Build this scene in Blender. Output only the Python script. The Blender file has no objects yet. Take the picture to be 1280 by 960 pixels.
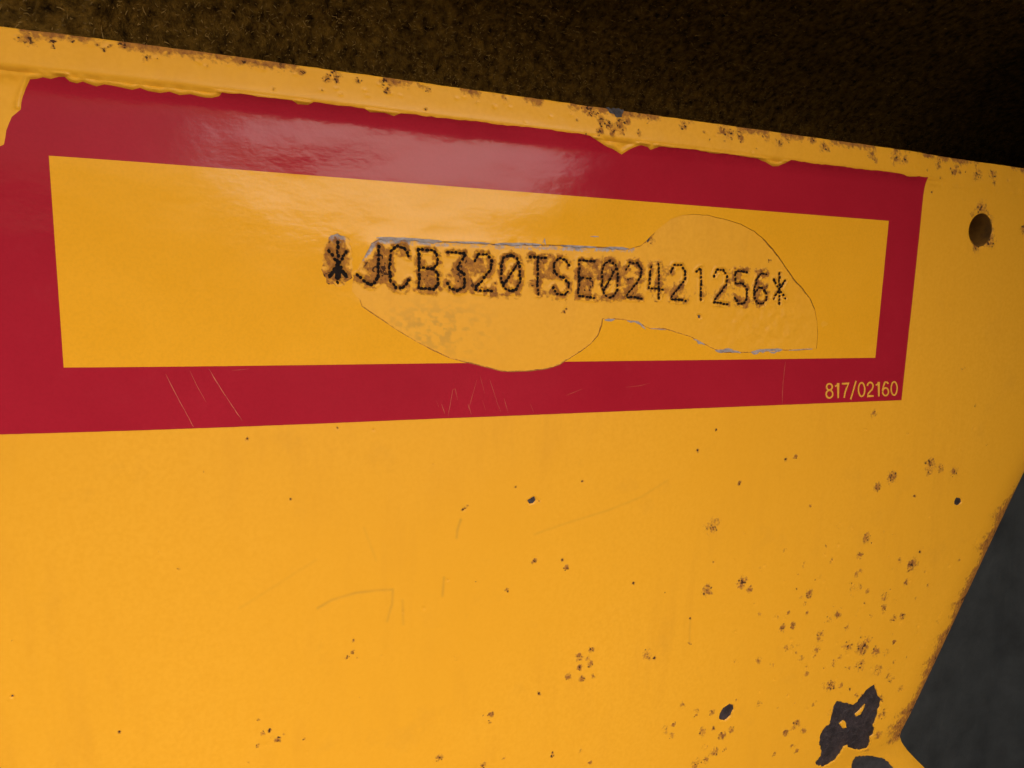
import bpy, bmesh, math, random
import numpy as np
from mathutils import Vector, Matrix
from mathutils.geometry import delaunay_2d_cdt

random.seed(7)
rng = np.random.default_rng(11)
scn = bpy.context.scene
COL = scn.collection

# ------------------------------------------------------------------ frame of the panel
# panel coordinates in millimetres: u to the right, v downwards, z out of the plate.
# (0, 0) is the upper left corner of the decal's yellow field.
TILT = math.radians(6.0)          # the panel leans forward a little
HEIGHT = 0.62                     # decal height above the ground, metres
CT, ST = math.cos(TILT), math.sin(TILT)
def W(u, v, z=0.0):
    X = u / 1000.0; Y = -z / 1000.0; Z = -v / 1000.0
    return (X, Y * CT - Z * ST, Y * ST + Z * CT + HEIGHT)
def Wn(u, v, z):
    X = u / 1000.0; Y = -z / 1000.0; Z = -v / 1000.0
    return np.stack([X, Y * CT - Z * ST, Y * ST + Z * CT + HEIGHT], -1)
def Wd(a, b, c):                  # direction (u, v, into plate) -> world
    X, Y, Z = a, c, -b
    return Vector((X, Y * CT - Z * ST, Y * ST + Z * CT))

# ------------------------------------------------------------------ camera
F = 815.0                                             # focal length for a 1280 px wide picture
Hx = np.array((0.94378261, -0.02308295, 0.32975987))   # panel u, v and inward normal in camera axes
Vx = np.array((-0.02333477, 0.99041352, 0.13614899))
Nx = np.array((-0.32974135, -0.13618992, 0.93419642))
DIST = 166.208
FU, FV = 45.8, 26.72                                   # foot of the camera on the plate
cam_d = bpy.data.cameras.new('camera'); cam = bpy.data.objects.new('camera', cam_d); COL.objects.link(cam)
right = Wd(Hx[0], Vx[0], Nx[0]); down = Wd(Hx[1], Vx[1], Nx[1]); fwd = Wd(Hx[2], Vx[2], Nx[2])
M = Matrix((right, -down, -fwd)).transposed().to_4x4()
M.translation = Vector(W(FU, FV, DIST))
cam.matrix_world = M
cam_d.sensor_width = 36.0; cam_d.lens = F / 1280 * 36.0
cam_d.clip_start = 0.005; cam_d.clip_end = 200.0
scn.camera = cam

# ------------------------------------------------------------------ sky, sun, exposure
SUN_EL, SUN_AZ = math.radians(19), math.radians(9)      # azimuth from straight behind the camera
w = bpy.data.worlds.new('World'); scn.world = w; w.use_nodes = True
nt = w.node_tree; nt.nodes.clear()
sky = nt.nodes.new('ShaderNodeTexSky'); sky.sky_type = 'NISHITA'; sky.sun_disc = False
sky.sun_elevation = SUN_EL; sky.air_density = 1.0; sky.dust_density = 1.5; sky.ozone_density = 1.0
sd = Vector((math.sin(SUN_AZ) * math.cos(SUN_EL), -math.cos(SUN_AZ) * math.cos(SUN_EL), math.sin(SUN_EL)))  # towards the sun
sky.sun_rotation = math.atan2(sd.x, sd.y)
bg = nt.nodes.new('ShaderNodeBackground'); bg.inputs['Strength'].default_value = 0.06
wo = nt.nodes.new('ShaderNodeOutputWorld')
nt.links.new(sky.outputs[0], bg.inputs[0]); nt.links.new(bg.outputs[0], wo.inputs[0])
sun_d = bpy.data.lights.new('sun', 'SUN'); sun_d.energy = 1.3; sun_d.angle = math.radians(38); sun_d.color = (1, 0.975, 0.96)
sun = bpy.data.objects.new('sun', sun_d); COL.objects.link(sun)
sun.rotation_euler = sd.to_track_quat('Z', 'Y').to_euler()
sun.location = (-1, -1, 2)
vs = scn.view_settings; vs.view_transform = 'Standard'; vs.look = 'None'; vs.gamma = 1.0; vs.use_curve_mapping = False
vs.exposure = 0.95

# ------------------------------------------------------------------ helpers
def at(x, y, z=0.0):
    """millimetre position on the panel (at relief z) of a point measured on the 1280x960 photograph"""
    q = np.array(((x - 640) / F, (y - 480) / F, 1.0))
    k = (DIST - z) / (Nx @ q)
    return np.array((FU + k * (Hx @ q), FV + k * (Vx @ q)))
def ats(pts, z=0.0): return np.array([at(x, y, z) for x, y in pts])

def vnoise(x, y, seed=0):
    r = np.random.default_rng(seed); n = 256
    tab = r.random((n, n))
    xi = np.floor(x).astype(int); yi = np.floor(y).astype(int)
    fx = x - xi; fy = y - yi; fx = fx * fx * (3 - 2 * fx); fy = fy * fy * (3 - 2 * fy)
    a = tab[xi % n, yi % n]; b = tab[(xi + 1) % n, yi % n]; c = tab[xi % n, (yi + 1) % n]; d = tab[(xi + 1) % n, (yi + 1) % n]
    return (a * (1 - fx) + b * fx) * (1 - fy) + (c * (1 - fx) + d * fx) * fy
def fbm(x, y, o=4, seed=0):
    s = 0; a = 1; t = 0
    for k in range(o):
        s = s + a * vnoise(x * 2 ** k + 17.3 * k, y * 2 ** k + 9.1 * k, seed + k); t += a; a *= 0.5
    return s / t
def sst(a, b, x):
    t = np.clip((x - a) / (b - a), 0, 1); return t * t * (3 - 2 * t)

def mesh_obj(name, verts, faces, mat, parent=None, smooth=True):
    me = bpy.data.meshes.new(name)
    me.from_pydata([tuple(p) for p in verts], [], [tuple(f) for f in faces]); me.update()
    if smooth: me.polygons.foreach_set('use_smooth', [True] * len(me.polygons))
    me.materials.append(mat)
    o = bpy.data.objects.new(name, me); COL.objects.link(o)
    if parent: o.parent = parent; o.matrix_parent_inverse = pinv(parent)
    return o
def pinv(p):
    return Matrix.Translation(-p.location) if p.type == 'EMPTY' else Matrix.Identity(4)
def grid_mesh(name, P, mat, keep=None, attrs=None, parent=None):
    """P: (rows, cols, 3) world points -> one mesh, faces filtered by keep (rows-1, cols-1)"""
    R, C = P.shape[:2]
    idx = np.arange(R * C).reshape(R, C)
    q = np.stack([idx[:-1, :-1], idx[1:, :-1], idx[1:, 1:], idx[:-1, 1:]], -1)
    q = q[keep] if keep is not None else q.reshape(-1, 4)
    used = np.unique(q); remap = np.full(R * C, -1); remap[used] = np.arange(len(used))
    q = remap[q]; V = P.reshape(-1, 3)[used]
    me = bpy.data.meshes.new(name)
    me.vertices.add(len(V)); me.vertices.foreach_set('co', V.astype(np.float32).ravel())
    me.loops.add(q.size); me.loops.foreach_set('vertex_index', q.astype(np.int32).ravel())
    me.polygons.add(len(q)); me.polygons.foreach_set('loop_start', np.arange(0, q.size, 4, dtype=np.int32))
    me.update(calc_edges=True); me.validate()
    me.polygons.foreach_set('use_smooth', np.ones(len(me.polygons), dtype=bool))
    for k, a in (attrs or {}).items():
        at_ = me.attributes.new(k, 'FLOAT', 'POINT'); at_.data.foreach_set('value', a.ravel()[used].astype(np.float32))
    me.materials.append(mat)
    o = bpy.data.objects.new(name, me); COL.objects.link(o)
    if parent: o.parent = parent; o.matrix_parent_inverse = pinv(parent)
    return o

def inside(px, py, poly):
    r = np.zeros(px.shape, bool); n = len(poly)
    for i in range(n):
        x1, y1 = poly[i]; x2, y2 = poly[(i + 1) % n]
        if y1 == y2: continue
        c = ((y1 > py) != (y2 > py)) & (px < (x2 - x1) * (py - y1) / (y2 - y1) + x1)
        r ^= c
    return r
def segdist(px, py, pts, closed=False):
    d = np.full(px.shape, 1e9); n = len(pts)
    for i in range(n if closed else n - 1):
        x1, y1 = pts[i]; x2, y2 = pts[(i + 1) % n]
        dx, dy = x2 - x1, y2 - y1; L = dx * dx + dy * dy + 1e-12
        t = np.clip(((px - x1) * dx + (py - y1) * dy) / L, 0, 1)
        d = np.minimum(d, np.hypot(px - x1 - t * dx, py - y1 - t * dy))
    return d
def roughen(poly, step, amp, closed=True, seed=1):
    r = random.Random(seed); out = []; n = len(poly)
    for i in range(n if closed else n - 1):
        a = np.array(poly[i]); b = np.array(poly[(i + 1) % n]); L = np.hypot(*(b - a)); k = max(1, int(L / step))
        nrm = np.array((-(b - a)[1], (b - a)[0])) / max(L, 1e-6)
        for j in range(k):
            out.append(a + (b - a) * j / k + nrm * r.uniform(-amp, amp) * (1 if j else 0.5))
    if not closed: out.append(np.array(poly[-1]))
    return np.array(out)

# ------------------------------------------------------------------ materials
def mat_new(name):
    m = bpy.data.materials.new(name); m.use_nodes = True
    t = m.node_tree; p = t.nodes['Principled BSDF']; return m, t, p
def N(t, kind, **kw):
    n = t.nodes.new(kind)
    for k, v in kw.items():
        if k in n.inputs: n.inputs[k].default_value = v
        else: setattr(n, k, v)
    return n
def noise(t, scale, detail=4, rough=0.55, vec=None):
    n = N(t, 'ShaderNodeTexNoise'); n.inputs['Scale'].default_value = scale; n.inputs['Detail'].default_value = detail; n.inputs['Roughness'].default_value = rough
    if vec: t.links.new(vec, n.inputs['Vector'])
    return n
def ramp(t, src, a, b, ca=(0, 0, 0, 1), cb=(1, 1, 1, 1)):
    r = N(t, 'ShaderNodeValToRGB'); r.color_ramp.elements[0].position = a; r.color_ramp.elements[1].position = b
    r.color_ramp.elements[0].color = ca; r.color_ramp.elements[1].color = cb
    t.links.new(src, r.inputs[0]); return r.outputs[0]
def mix(t, fac, a, b):
    m = N(t, 'ShaderNodeMix'); m.data_type = 'RGBA'
    for s, v in ((m.inputs[0], fac), (m.inputs[6], a), (m.inputs[7], b)):
        if hasattr(v, 'is_linked') or hasattr(v, 'links'): t.links.new(v, s)
        else: s.default_value = v
    return m.outputs[2]
def math_(t, op, a, b=0.0, clamp=False):
    m = N(t, 'ShaderNodeMath'); m.operation = op; m.use_clamp = clamp
    for s, v in ((m.inputs[0], a), (m.inputs[1], b)):
        if hasattr(v, 'links'): t.links.new(v, s)
        else: s.default_value = v
    return m.outputs[0]
def bump(t, h, strength, dist, prev=None):
    b = N(t, 'ShaderNodeBump'); b.inputs['Strength'].default_value = strength; b.inputs['Distance'].default_value = dist
    t.links.new(h, b.inputs['Height'])
    if prev: t.links.new(prev, b.inputs['Normal'])
    return b.outputs[0]
def objco(t): return N(t, 'ShaderNodeTexCoord').outputs['Object']

YEL = (0.76, 0.365, 0.028, 1)
def paint_material():
    m, t, p = mat_new('yellow_paint'); co = objco(t)
    var = noise(t, 9, 5, 0.6, co); fine = noise(t, 900, 2, 0.5, co); speck = noise(t, 1400, 2, 0.5, co)
    base = mix(t, ramp(t, var.outputs[0], 0.3, 0.75), (0.78, 0.352, 0.018, 1), (0.83, 0.388, 0.027, 1))
    base = mix(t, ramp(t, fine.outputs[0], 0.35, 0.7), base, (0.775, 0.349, 0.017, 1))
    dirt = noise(t, 60, 6, 0.65, co)
    base = mix(t, math_(t, 'MULTIPLY', ramp(t, dirt.outputs[0], 0.58, 0.85), 0.2), base, (0.42, 0.19, 0.03, 1))
    st = N(t, 'ShaderNodeMapping'); st.inputs['Scale'].default_value = (1, 1, 0.16); t.links.new(co, st.inputs[0])
    streak = noise(t, 160, 5, 0.6, st.outputs[0]); patch = noise(t, 14, 4, 0.6, co)
    base = mix(t, math_(t, 'MULTIPLY', ramp(t, streak.outputs[0], 0.48, 0.75), math_(t, 'MULTIPLY', ramp(t, patch.outputs[0], 0.42, 0.62), 0.30)), base, (0.60, 0.25, 0.016, 1))
    def attr(n): a = N(t, 'ShaderNodeAttribute'); a.attribute_name = n; return a.outputs['Fac']
    rust, pit, grey, ochre = attr('rust'), attr('pit'), attr('grey'), attr('ochre')
    rn = noise(t, 1100, 4, 0.65, co); rn2 = noise(t, 620, 5, 0.65, co)
    wob = math_(t, 'MULTIPLY', math_(t, 'SUBTRACT', rn.outputs[0], 0.5), 0.9)
    rustcol = mix(t, ramp(t, rn2.outputs[0], 0.35, 0.65), (0.23, 0.082, 0.020, 1), (0.50, 0.20, 0.024, 1))
    base = mix(t, math_(t, 'MULTIPLY', ochre, 0.8, True), base, (0.47, 0.24, 0.03, 1))
    gf = ramp(t, math_(t, 'ADD', grey, wob), 0.35, 0.6)
    base = mix(t, gf, base, mix(t, ramp(t, rn.outputs[0], 0.4, 0.6), (0.22, 0.17, 0.16, 1), (0.40, 0.34, 0.33, 1)))
    rf = ramp(t, math_(t, 'ADD', rust, wob), 0.30, 0.62)
    base = mix(t, rf, base, rustcol)
    pf = ramp(t, math_(t, 'ADD', pit, math_(t, 'MULTIPLY', wob, 0.7)), 0.45, 0.62)
    base = mix(t, pf, base, mix(t, rn2.outputs[0], (0.024, 0.010, 0.007, 1), (0.10, 0.038, 0.014, 1)))
    t.links.new(base, p.inputs['Base Color'])
    ro = math_(t, 'ADD', math_(t, 'MULTIPLY', rf, 0.35), math_(t, 'ADD', math_(t, 'MULTIPLY', patch.outputs[0], 0.22), 0.28))
    t.links.new(math_(t, 'ADD', ro, math_(t, 'MULTIPLY', pf, 0.2), True), p.inputs['Roughness'])
    p.inputs['Specular IOR Level'].default_value = 0.19
    peel = noise(t, 420, 3, 0.5, co); wave = noise(t, 28, 2, 0.5, co)
    nb = bump(t, wave.outputs[0], 0.10, 0.002)
    nb = bump(t, peel.outputs[0], 0.035, 0.0003, nb)
    nb = bump(t, math_(t, 'MULTIPLY', rn.outputs[0], math_(t, 'MAXIMUM', rf, pf)), 0.5, 0.0004, nb)
    t.links.new(nb, p.inputs['Normal'])
    return m
def film_material(name, ca, cb, rough=0.07):
    m, t, p = mat_new(name); co = objco(t)
    v = noise(t, 40, 6, 0.6, co); f = noise(t, 1500, 2, 0.5, co)
    base = mix(t, ramp(t, v.outputs[0], 0.3, 0.7), ca, cb)
    base = mix(t, math_(t, 'MULTIPLY', ramp(t, f.outputs[0], 0.4, 0.7), 0.18), base, tuple(c * 0.75 for c in ca[:3]) + (1,))
    sc = noise(t, 210, 7, 0.72, co); sp = noise(t, 18, 3, 0.5, co)
    base = mix(t, math_(t, 'MULTIPLY', ramp(t, sc.outputs[0], 0.55, 0.72), math_(t, 'MULTIPLY', ramp(t, sp.outputs[0], 0.45, 0.65), 0.22)), base, tuple(min(1, c * 1.2 + 0.03) for c in ca[:3]) + (1,))
    t.links.new(base, p.inputs['Base Color'])
    s = noise(t, 70, 7, 0.68, co)
    t.links.new(math_(t, 'ADD', math_(t, 'MULTIPLY', s.outputs[0], 0.14), rough), p.inputs['Roughness'])
    p.inputs['Specular IOR Level'].default_value = 0.13
    mp = N(t, 'ShaderNodeMapping'); mp.inputs['Scale'].default_value = (1, 1, 1.7); t.links.new(co, mp.inputs[0])
    big = noise(t, 24, 1, 0.4, mp.outputs[0]); mid = noise(t, 85, 4, 0.55, mp.outputs[0]); fine = noise(t, 600, 3, 0.5, co)
    nb = bump(t, big.outputs[0], 0.25, 0.004)
    nb = bump(t, mid.outputs[0], 0.13, 0.0010, nb)
    nb = bump(t, fine.outputs[0], 0.05, 0.0003, nb)
    t.links.new(nb, p.inputs['Normal'])
    return m
def plain(name, c1, c2, scale, rough, bstr=0.3, bdist=0.0003, spec=0.5):
    m, t, p = mat_new(name); co = objco(t)
    n = noise(t, scale, 6, 0.65, co)
    t.links.new(ramp(t, n.outputs[0], 0.3, 0.7, c1 + (1,), c2 + (1,)), p.inputs['Base Color'])
    p.inputs['Roughness'].default_value = rough; p.inputs['Specular IOR Level'].default_value = spec
    n2 = noise(t, scale * 2.5, 5, 0.6, co)
    t.links.new(bump(t, n2.outputs[0], bstr, bdist), p.inputs['Normal'])
    return m
M_PAINT = paint_material()
M_RED = film_material('red_film', (0.35, 0.011, 0.024, 1), (0.39, 0.013, 0.028, 1))
M_FIELD = film_material('yellow_film', (0.79, 0.352, 0.014, 1), (0.83, 0.376, 0.019, 1))
M_PRINT = plain('printed_yellow', (0.74, 0.34, 0.03), (0.80, 0.38, 0.05), 500, 0.3, 0.05)
M_EDGE = plain('dirty_film_edge', (0.14, 0.062, 0.014), (0.46, 0.20, 0.02), 160, 0.7, 0.2)
M_PRIMER = plain('dark_primer', (0.010, 0.007, 0.008), (0.050, 0.034, 0.036), 260, 0.5, 0.9, 0.0006)
M_STEEL = plain('bare_grey_steel', (0.022, 0.021, 0.023), (0.055, 0.052, 0.054), 500, 0.42, 0.3)
M_PIT = plain('black_rust', (0.004, 0.0025, 0.002), (0.016, 0.008, 0.005), 700, 0.8, 0.6, 0.0003, 0.15)
M_GREY = plain('grey_adhesive', (0.20, 0.15, 0.13), (0.40, 0.34, 0.33), 600, 0.6, 0.5)
M_SCR = plain('scratch_yellow', (0.42, 0.035, 0.035), (0.56, 0.12, 0.04), 400, 0.5, 0.1)
M_MAT = plain('brown_matting', (0.008, 0.004, 0.0006), (0.19, 0.098, 0.015), 300, 0.9, 0.9, 0.002, 0.05)
M_FIB = plain('brown_fibre', (0.06, 0.032, 0.007), (0.36, 0.21, 0.055), 120, 0.8, 0.2, 0.0003, 0.1)
M_RUB = plain('charcoal_rubber', (0.028, 0.029, 0.029), (0.052, 0.054, 0.053), 60, 0.62, 0.35, 0.0006, 0.3)
M_GND = plain('pale_gravel', (0.26, 0.235, 0.20), (0.42, 0.39, 0.34), 30, 0.9, 0.5, 0.01, 0.2)

# ------------------------------------------------------------------ shape of the plate
def vg(u): return -16.2 + 0.0086 * (u + 7)              # crease under the rolled top rim
EDGE_Z = -3.55
edge_px = [(1353, 434), (1280, 590), (1240, 675), (1200, 760), (1165, 835), (1133, 903), (1128, 915), (1127, 922), (1130, 930), (1137, 940), (1148, 952), (1160, 964), (1185, 990), (1230, 1030)]
edge_mm = ats(edge_px, EDGE_Z)
edge_v = np.concatenate([[-60], edge_mm[:, 1], [640]]); s0 = (edge_mm[1] - edge_mm[0]); s0 = s0[0] / s0[1]
edge_u = np.concatenate([[edge_mm[0, 0] + s0 * (-60 - edge_mm[0, 1])], edge_mm[:, 0], [edge_mm[-1, 0] + 60]])
def u_edge(v): return np.interp(v, edge_v, edge_u)
ROLL = 35.0
dent_c = at(1085, 962)
def z_rim(q, u=100.0):
    """relief across the top rim; q = distance below the crease"""
    fil = np.where(q < 3.2, 0.95 * (np.clip(3.2 - np.maximum(q, 0), 0, 3.2) / 3.2) ** 2, 0)
    up = np.where(q < 0, 0.75 * (1 - np.exp(np.minimum(q, 0) / 0.7)), 0)
    back = np.where(q < -1.2, -(np.maximum(-q - 1.2, 0) ** 1.12) * 0.12, 0)
    notch = -0.22 * np.exp(-(q / 0.5) ** 2)
    k = 1 - 0.9 * sst(238, 262, np.asarray(u, float))          # the ledge dies out right of the decal
    return (fil + up + notch) * k + back
def z_plate(u, v):
    u = np.asarray(u, float); v = np.asarray(v, float)
    z = z_rim(v - vg(u), u)
    d = np.clip((u_edge(v) - u) * 0.9, 0, None); D = ROLL * math.sin(math.radians(26))
    x = np.clip(D - d, 0, None)
    z = z - (ROLL - np.sqrt(ROLL ** 2 - x ** 2))
    z = z - 0.0008 * np.clip(42 - u, 0, 70) ** 2
    z = z - 2.2 * np.exp(-(((u - dent_c[0]) / 26) ** 2 + ((v - dent_c[1]) / 9) ** 2))
    return z

# --- outlines measured on the photograph, in panel millimetres
decal_top = [(0, 178), (3, 160), (6, 152), (10, 143), (22, 134), (24, 118), (29, 107), (35, 97), (52, 95), (62, 97), (72, 95), (80, 95), (86, 101), (95, 103), (103, 101), (110, 104), (120, 107), (130, 105), (140, 107), (152, 109), (165, 112), (175, 110), (185, 114), (200, 116), (212, 115), (225, 119), (238, 118), (250, 121), (265, 123), (274, 121), (278, 117), (300, 119), (330, 123), (365, 127), (372, 131), (385, 132), (392, 129), (400, 130), (430, 134), (455, 137), (462, 141), (480, 142), (492, 146), (500, 143), (520, 145), (550, 149), (580, 152), (600, 154), (620, 157), (650, 160), (680, 163), (700, 166), (720, 168), (735, 171), (745, 176), (755, 182), (765, 186), (772, 190), (777, 193), (785, 188), (795, 183), (800, 182), (808, 184), (812, 188), (822, 184), (845, 186), (868, 188), (885, 192), (905, 193), (925, 196), (945, 199), (955, 203), (965, 208), (972, 208), (980, 204), (985, 201), (1010, 205), (1040, 208), (1070, 212), (1100, 215), (1122, 218), (1130, 221), (1145, 221), (1157, 222)]
dt = ats(decal_top, 0.3)
dt = roughen(dt, 1.2, 0.10, closed=False, seed=3)
DECAL = [tuple(p) for p in dt] + [tuple(p) for p in roughen([dt[-1], at(1126, 500), (-15.5, 59.6), (-15.5, dt[0][1] + 4), dt[0]], 1.5, 0.02, closed=False, seed=2)[1:-1]]
FIELD = [tuple(p) for p in roughen([(0, 0), (233.8, 0), (233.8, 45), (0, 45)], 1.5, 0.0)]
tear_px = [(450, 330), (458, 316), (464, 304), (474, 298), (485, 297), (505, 299), (530, 301), (560, 302), (590, 303), (620, 305), (650, 305), (680, 306), (705, 306), (730, 308), (760, 309), (785, 311), (800, 307), (808, 300), (816, 292), (826, 283), (838, 274), (852, 269), (868, 268), (884, 269), (905, 274), (925, 280), (942, 289), (955, 300), (965, 311), (972, 320), (982, 335), (992, 349), (1003, 361), (1012, 373), (1018, 386), (1021, 402), (1022, 420), (1020, 436), (1000, 438), (975, 438), (950, 440), (925, 441), (905, 441), (893, 437), (876, 429), (862, 421), (845, 416), (830, 411), (812, 411), (805, 408), (795, 402), (780, 400), (765, 399), (753, 399), (752, 407), (747, 420), (738, 430), (725, 440), (712, 448), (700, 456), (685, 461), (665, 464), (640, 465), (625, 464), (610, 460), (595, 456), (580, 453), (560, 447), (540, 438), (520, 427), (500, 415), (480, 402), (465, 392), (452, 383), (449, 374), (440, 364), (441, 350)]
TEAR = [tuple(p) for p in roughen(ats(tear_px), 1.3, 0.07, seed=5)]
star_px = [(422, 291), (434, 297), (440, 312), (441, 332), (440, 347), (430, 357), (412, 356), (404, 345), (403, 322), (406, 303), (413, 294)]
STAR = [tuple(p) for p in roughen(ats(star_px), 0.7, 0.42, seed=6)]

chips_px = [
    ('dark', [(1094, 855), (1096, 862), (1098, 868), (1102, 874), (1101, 880), (1098, 890), (1096, 898), (1092, 907), (1094, 910), (1093, 918), (1089, 922), (1090, 928), (1087, 938), (1080, 940), (1070, 939), (1062, 936), (1061, 933), (1056, 935), (1053, 943), (1047, 952), (1040, 957), (1032, 961), (1022, 958), (1020, 954), (1027, 946), (1028, 940), (1025, 930), (1026, 920), (1032, 910), (1038, 905), (1041, 893), (1043, 883), (1047, 876), (1054, 879), (1061, 879), (1067, 882), (1072, 878), (1077, 871), (1084, 862), (1089, 859)]),
    ('dark', [(912, 880), (917, 881), (918, 887), (914, 895), (908, 900), (901, 901), (899, 896), (902, 889), (907, 883)]),
    ('dark', [(664, 622), (668, 620), (670, 625), (667, 630), (662, 630), (659, 626)]),
    ('dark', [(1196, 621), (1201, 622), (1202, 628), (1198, 632), (1193, 630), (1194, 625)]),
    ('dark', [(753, 134), (779, 137), (779, 141), (777, 148), (768, 148), (766, 144), (761, 142), (758, 136)]),
    ('steel', [(1074, 949), (1085, 949), (1098, 950), (1108, 952), (1116, 956), (1120, 962), (1130, 975), (1070, 975), (1071, 958)]),
    ('dark', [(828, 440), (830, 440), (831, 447), (828, 446)]),
    ('dark', [(871, 393), (877, 393), (876, 397), (873, 399)]),
    ('dark', [(809, 297), (813, 296), (812, 302), (809, 303)]),
    ('dark', [(8, 877), (12, 877), (12, 881), (8, 881)]),
]
ISLANDS = [ats([(1050, 905), (1055, 901), (1058, 904), (1059, 910), (1055, 911)]), ats([(1070, 893), (1074, 890), (1079, 884), (1082, 881), (1080, 887), (1076, 894), (1071, 896)])]
CHIPS = [(k, roughen(ats(p), 0.75, 0.30, seed=20 + i)) for i, (k, p) in enumerate(chips_px)]

# --- stamped number: one box of the photograph per character, dotted strokes inside it
G = {
 '*': [[(.5, 0), (.5, 1)], [(.04, .24), (.96, .80)], [(.96, .22), (.04, .84)]],
 'J': [[(.95, 0), (.95, .72), (.82, .92), (.6, 1), (.38, .95), (0, .76)]],
 'C': [[(1, .22), (.78, .02), (.35, 0), (.08, .15), (0, .5), (.08, .85), (.35, 1), (.7, 1), (1, .8)]],
 'B': [[(.02, .02), (.7, 0), (.96, .12), (.96, .36), (.75, .48), (.05, .48)], [(.75, .48), (1, .6), (1, .86), (.75, 1), (.02, 1), (.05, .5), (.02, .02)]],
 '3': [[(0, .02), (1, .02), (.52, .42), (.9, .55), (1, .75), (.85, .94), (.5, 1), (.15, .95), (0, .84)]],
 '2': [[(0, .22), (.22, .02), (.72, 0), (1, .18), (.95, .42), (.1, .9), (0, 1), (1, 1)]],
 '0': [[(.5, 0), (.85, .07), (1, .28), (1, .72), (.85, .93), (.5, 1), (.15, .93), (0, .72), (0, .28), (.15, .07), (.5, 0)], [(.12, .82), (.9, .2)]],
 'T': [[(0, .02), (1, .02)], [(.5, .02), (.5, 1)]],
 'S': [[(1, .16), (.75, .01), (.3, 0), (.02, .15), (.02, .34), (.25, .47), (.75, .54), (1, .68), (1, .86), (.75, 1), (.25, 1), (0, .84)]],
 'E': [[(1, .02), (.05, .02), (0, 1), (1, 1)], [(.04, .5), (.75, .5)]],
 '4': [[(.16, .1), (0, .74), (1, .74)], [(.76, 0), (.74, 1)]],
 '1': [[(.0, .14), (.6, 0), (.6, 1)]],
 '5': [[(1, .02), (.06, .02), (.02, .42), (.6, .36), (1, .55), (1, .82), (.7, 1), (.25, 1), (0, .85)]],
 '6': [[(1, .05), (.62, .02), (.22, .24), (0, .6), (.05, .86), (.35, 1), (.7, 1), (1, .84), (1, .64), (.75, .5), (.35, .5), (.05, .66)]],
}
vin = [('*', 411, 303, 434, 353), ('J', 447, 307, 475, 356), ('C', 487, 307.5, 511, 360), ('B', 523, 312, 548, 361), ('3', 560, 315, 582, 363), ('2', 594, 317, 615, 363), ('0', 627, 319, 650, 364), ('T', 663, 321, 682, 367), ('S', 692, 323, 711, 368), ('E', 723.5, 325, 743, 371), ('0', 753, 326, 772, 371.5), ('2', 783, 328, 802, 372), ('4', 811, 330, 828, 372), ('2', 839, 331, 857, 375), ('1', 871, 335, 880, 374), ('2', 893, 337, 909, 379), ('5', 919, 338.5, 934, 379.5), ('6', 943, 340, 958, 380), ('*', 967, 342, 982, 379)]
STROKES = []            # per character: list of polylines in mm
for ch, x0, y0, x1, y1 in vin:
    p00 = at(x0, y0 - 1); p10 = at(x1, y0 + 1); p01 = at(x0, y1 - 1); p11 = at(x1, y1 + 1)
    L = []
    for s in G[ch]:
        L.append(np.array([(p00 * (1 - a) + p10 * a) * (1 - b) + (p01 * (1 - a) + p11 * a) * b for a, b in s]))
    STROKES.append(L)

HOLE_C = at(1226, 287.5); HOLE_R = 0.5 * np.hypot(*(at(1226, 308) - at(1226, 267)))

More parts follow.
